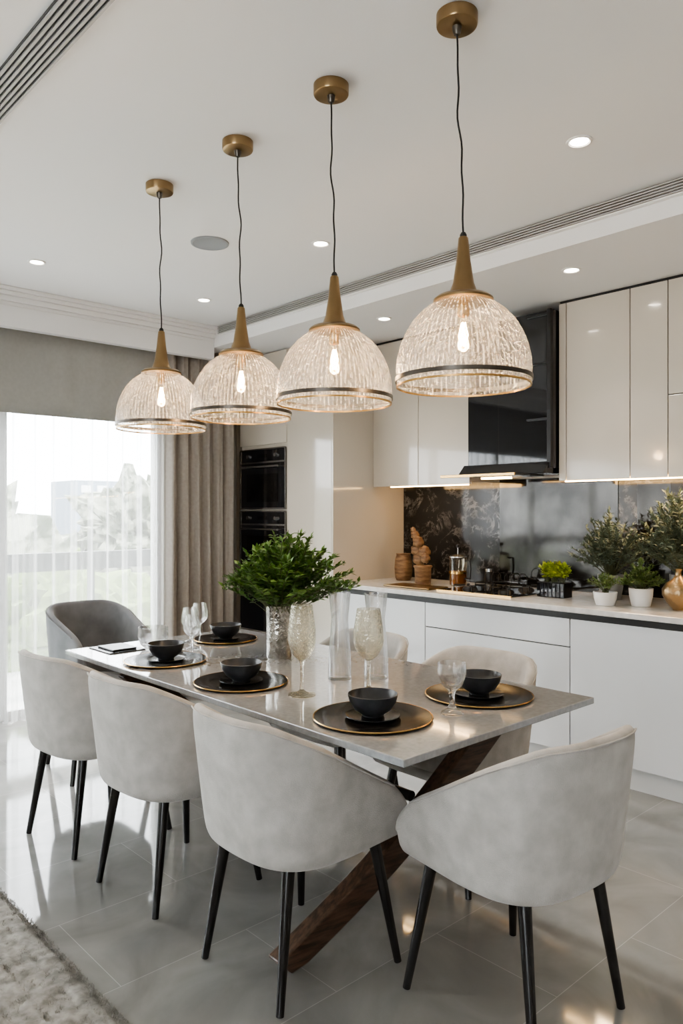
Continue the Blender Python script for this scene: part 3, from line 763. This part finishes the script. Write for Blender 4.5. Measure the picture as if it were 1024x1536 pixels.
box('napkin',-0.06,0.06,-0.08,0.08,0.0045,0.012,'bowl',0.002,parent=e)
def goblet(x,y,h=0.32,r=0.05,mat='amberglass',name='wine_goblet'):
    s=h/0.32
    prof=[(0,0.004),(0.030,0.005),(0.048,0.002),(0.049,0.0),(0.049,0.004),(0.020,0.010),(0.008,0.020),(0.0055,0.06),(0.006,0.10),(0.009,0.12)]
    prof=[(rr*max(s,.8),z*s) for rr,z in prof]
    z0=0.12*s
    for t,q in [(0.04,0.35),(0.12,0.65),(0.25,0.90),(0.40,1.0),(0.60,0.97),(0.8,0.86),(1.0,0.76)]:
        prof.append((r*q, z0+(h-z0)*t))
    prof2=[(rr-0.002,z) for rr,z in reversed(prof[-7:])]+[(0,z0+0.012)]
    e=empty(name,(x,y,ZT)); lathe('glass',prof+prof2,mat,parent=e,seg=40)
goblet(1.72,2.064,0.32,0.050)
goblet(1.93,1.94,0.30,0.056)
def carafe(x,y,h,r,name='glass_carafe'):
    lathe(name,[(0,0.006),(r*0.9,0.004),(r,0.0),(r,0.012),(r*0.96,h*0.3),(r*0.80,h*0.55),(r*0.72,h*0.7),(r*0.88,h*0.9),(r*0.95,h),(r*0.93,h),(r*0.86,h*0.9),(r*0.70,h*0.7),(r*0.78,h*0.55),(r*0.93,h*0.3),(r*0.93,0.014),(0,0.012)],'glass',(x,y,ZT),seg=40)
carafe(2.0,2.17,0.335,0.045)
carafe(2.12,2.09,0.33,0.048)
def coupe(x,y,h=0.165,r=0.046,name='cocktail_glass'):
    lathe(name,[(0,0.004),(0.034,0.003),(0.036,0.0),(0.036,0.006),(0.016,0.018),(0.008,0.035),(0.008,0.06),(0.014,0.075),(r*0.75,0.095),(r,0.13),(r*0.98,h),(r*0.95,h),(r*0.96,0.13),(r*0.7,0.10),(0,0.082)],'glass',(x,y,ZT),seg=36)
coupe(1.915,1.545)
lathe('glass_tumbler',[(0,0.006),(0.045,0.004),(0.060,0.02),(0.072,0.055),(0.070,0.10),(0.068,0.10),(0.068,0.055),(0.055,0.024),(0,0.012)],'glass',(1.80,3.27,ZT),seg=36)
goblet(2.02,3.30,0.17,0.042,'glass','wine_glass')
goblet(2.14,3.40,0.175,0.042,'glass','wine_glass')
goblet(1.92,3.12,0.16,0.040,'glass','wine_glass')
e=empty('vase_of_greenery',(2.10,2.68,ZT))
lathe('mercury_vase',[(0,0),(0.054,0),(0.056,0.004),(0.057,0.12),(0.058,0.225),(0.061,0.232),(0.057,0.232),(0.054,0.22),(0.053,0.02),(0,0.02)],'silver',parent=e,seg=48)
bush('leaves','stems',e,(0,0,0.16),n=150,rx=0.30,rz=0.31,h0=0.255,lsize=0.034,lmat='leafgreen',per=24,droop=0.5,wr=0.5,off=(0.04,-0.04))

# ---------------------------------------------------------------- rug
nx,ny=100,220; X0,X1,Y0,Y1=-0.6,0.972,0.9,4.3; verts=[];faces=[]
for j in range(ny+1):
    for i in range(nx+1):
        x=X0+(X1-X0)*i/nx; y=Y0+(Y1-Y0)*j/ny
        edge=min(1,min(i,nx-i,j,ny-j)/2.0)
        z=0.004+edge*(0.014+0.004*noise.noise(Vector((x*14,y*14,0)))+0.005*noise.noise(Vector((x*45,y*45,2)))+0.002*math.sin(x*160))
        xx=x+(0.006*noise.noise(Vector((y*30,3,1))) if i==nx else 0)
        verts.append((xx,y,max(z,0.002)))
for j in range(ny):
    for i in range(nx):
        a=j*(nx+1)+i; faces.append((a,a+1,a+nx+2,a+nx+1))
rg=empty('wool_rug',(0,0,0))
meshobj('pile_base',verts,faces,'rug',rg)
verts=[];faces=[]
for _ in range(70000):
    x=random.uniform(0.50,0.974); y=random.uniform(1.5,3.2)
    a=random.random()*6.28; L=random.uniform(0.004,0.009); w=0.0014
    z=0.012; b=len(verts)
    dx=math.cos(a)*L; dy=math.sin(a)*L
    verts+=[(x-w*math.sin(a),y+w*math.cos(a),z),(x+w*math.sin(a),y-w*math.cos(a),z),(x+dx,y+dy,z+L+0.003*noise.noise(Vector((x*30,y*30,0))))]
    faces.append((b,b+1,b+2))
me=D.meshes.new('tufts'); me.from_pydata(verts,[],faces); me.materials.append(M['rug']); link(D.objects.new('tufts',me),rg)

# ---------------------------------------------------------------- world & light
wd=D.worlds.new('World'); scene.world=wd; wd.use_nodes=True
nt=wd.node_tree; bg=nt.nodes['Background']
bg.inputs[0].default_value=(0.94,0.97,1.0,1); bg.inputs[1].default_value=14
s=D.lights.new('sun','SUN'); s.energy=10; s.angle=math.radians(3); s.color=(1,0.95,0.88)
so=D.objects.new('sun',s); link(so)
so.rotation_euler=(math.radians(38),math.radians(10),math.radians(150)); 

# ---------------------------------------------------------------- camera
cam=D.cameras.new('camera'); cam.sensor_fit='VERTICAL'; cam.sensor_height=36; cam.sensor_width=24
cam.lens=1135/1536*36; cam.clip_start=0.05; cam.clip_end=500
co=D.objects.new('camera',cam); co.location=(0,0,1.40); co.rotation_euler=(math.radians(90),0,math.radians(-42.8)); link(co)
scene.camera=co
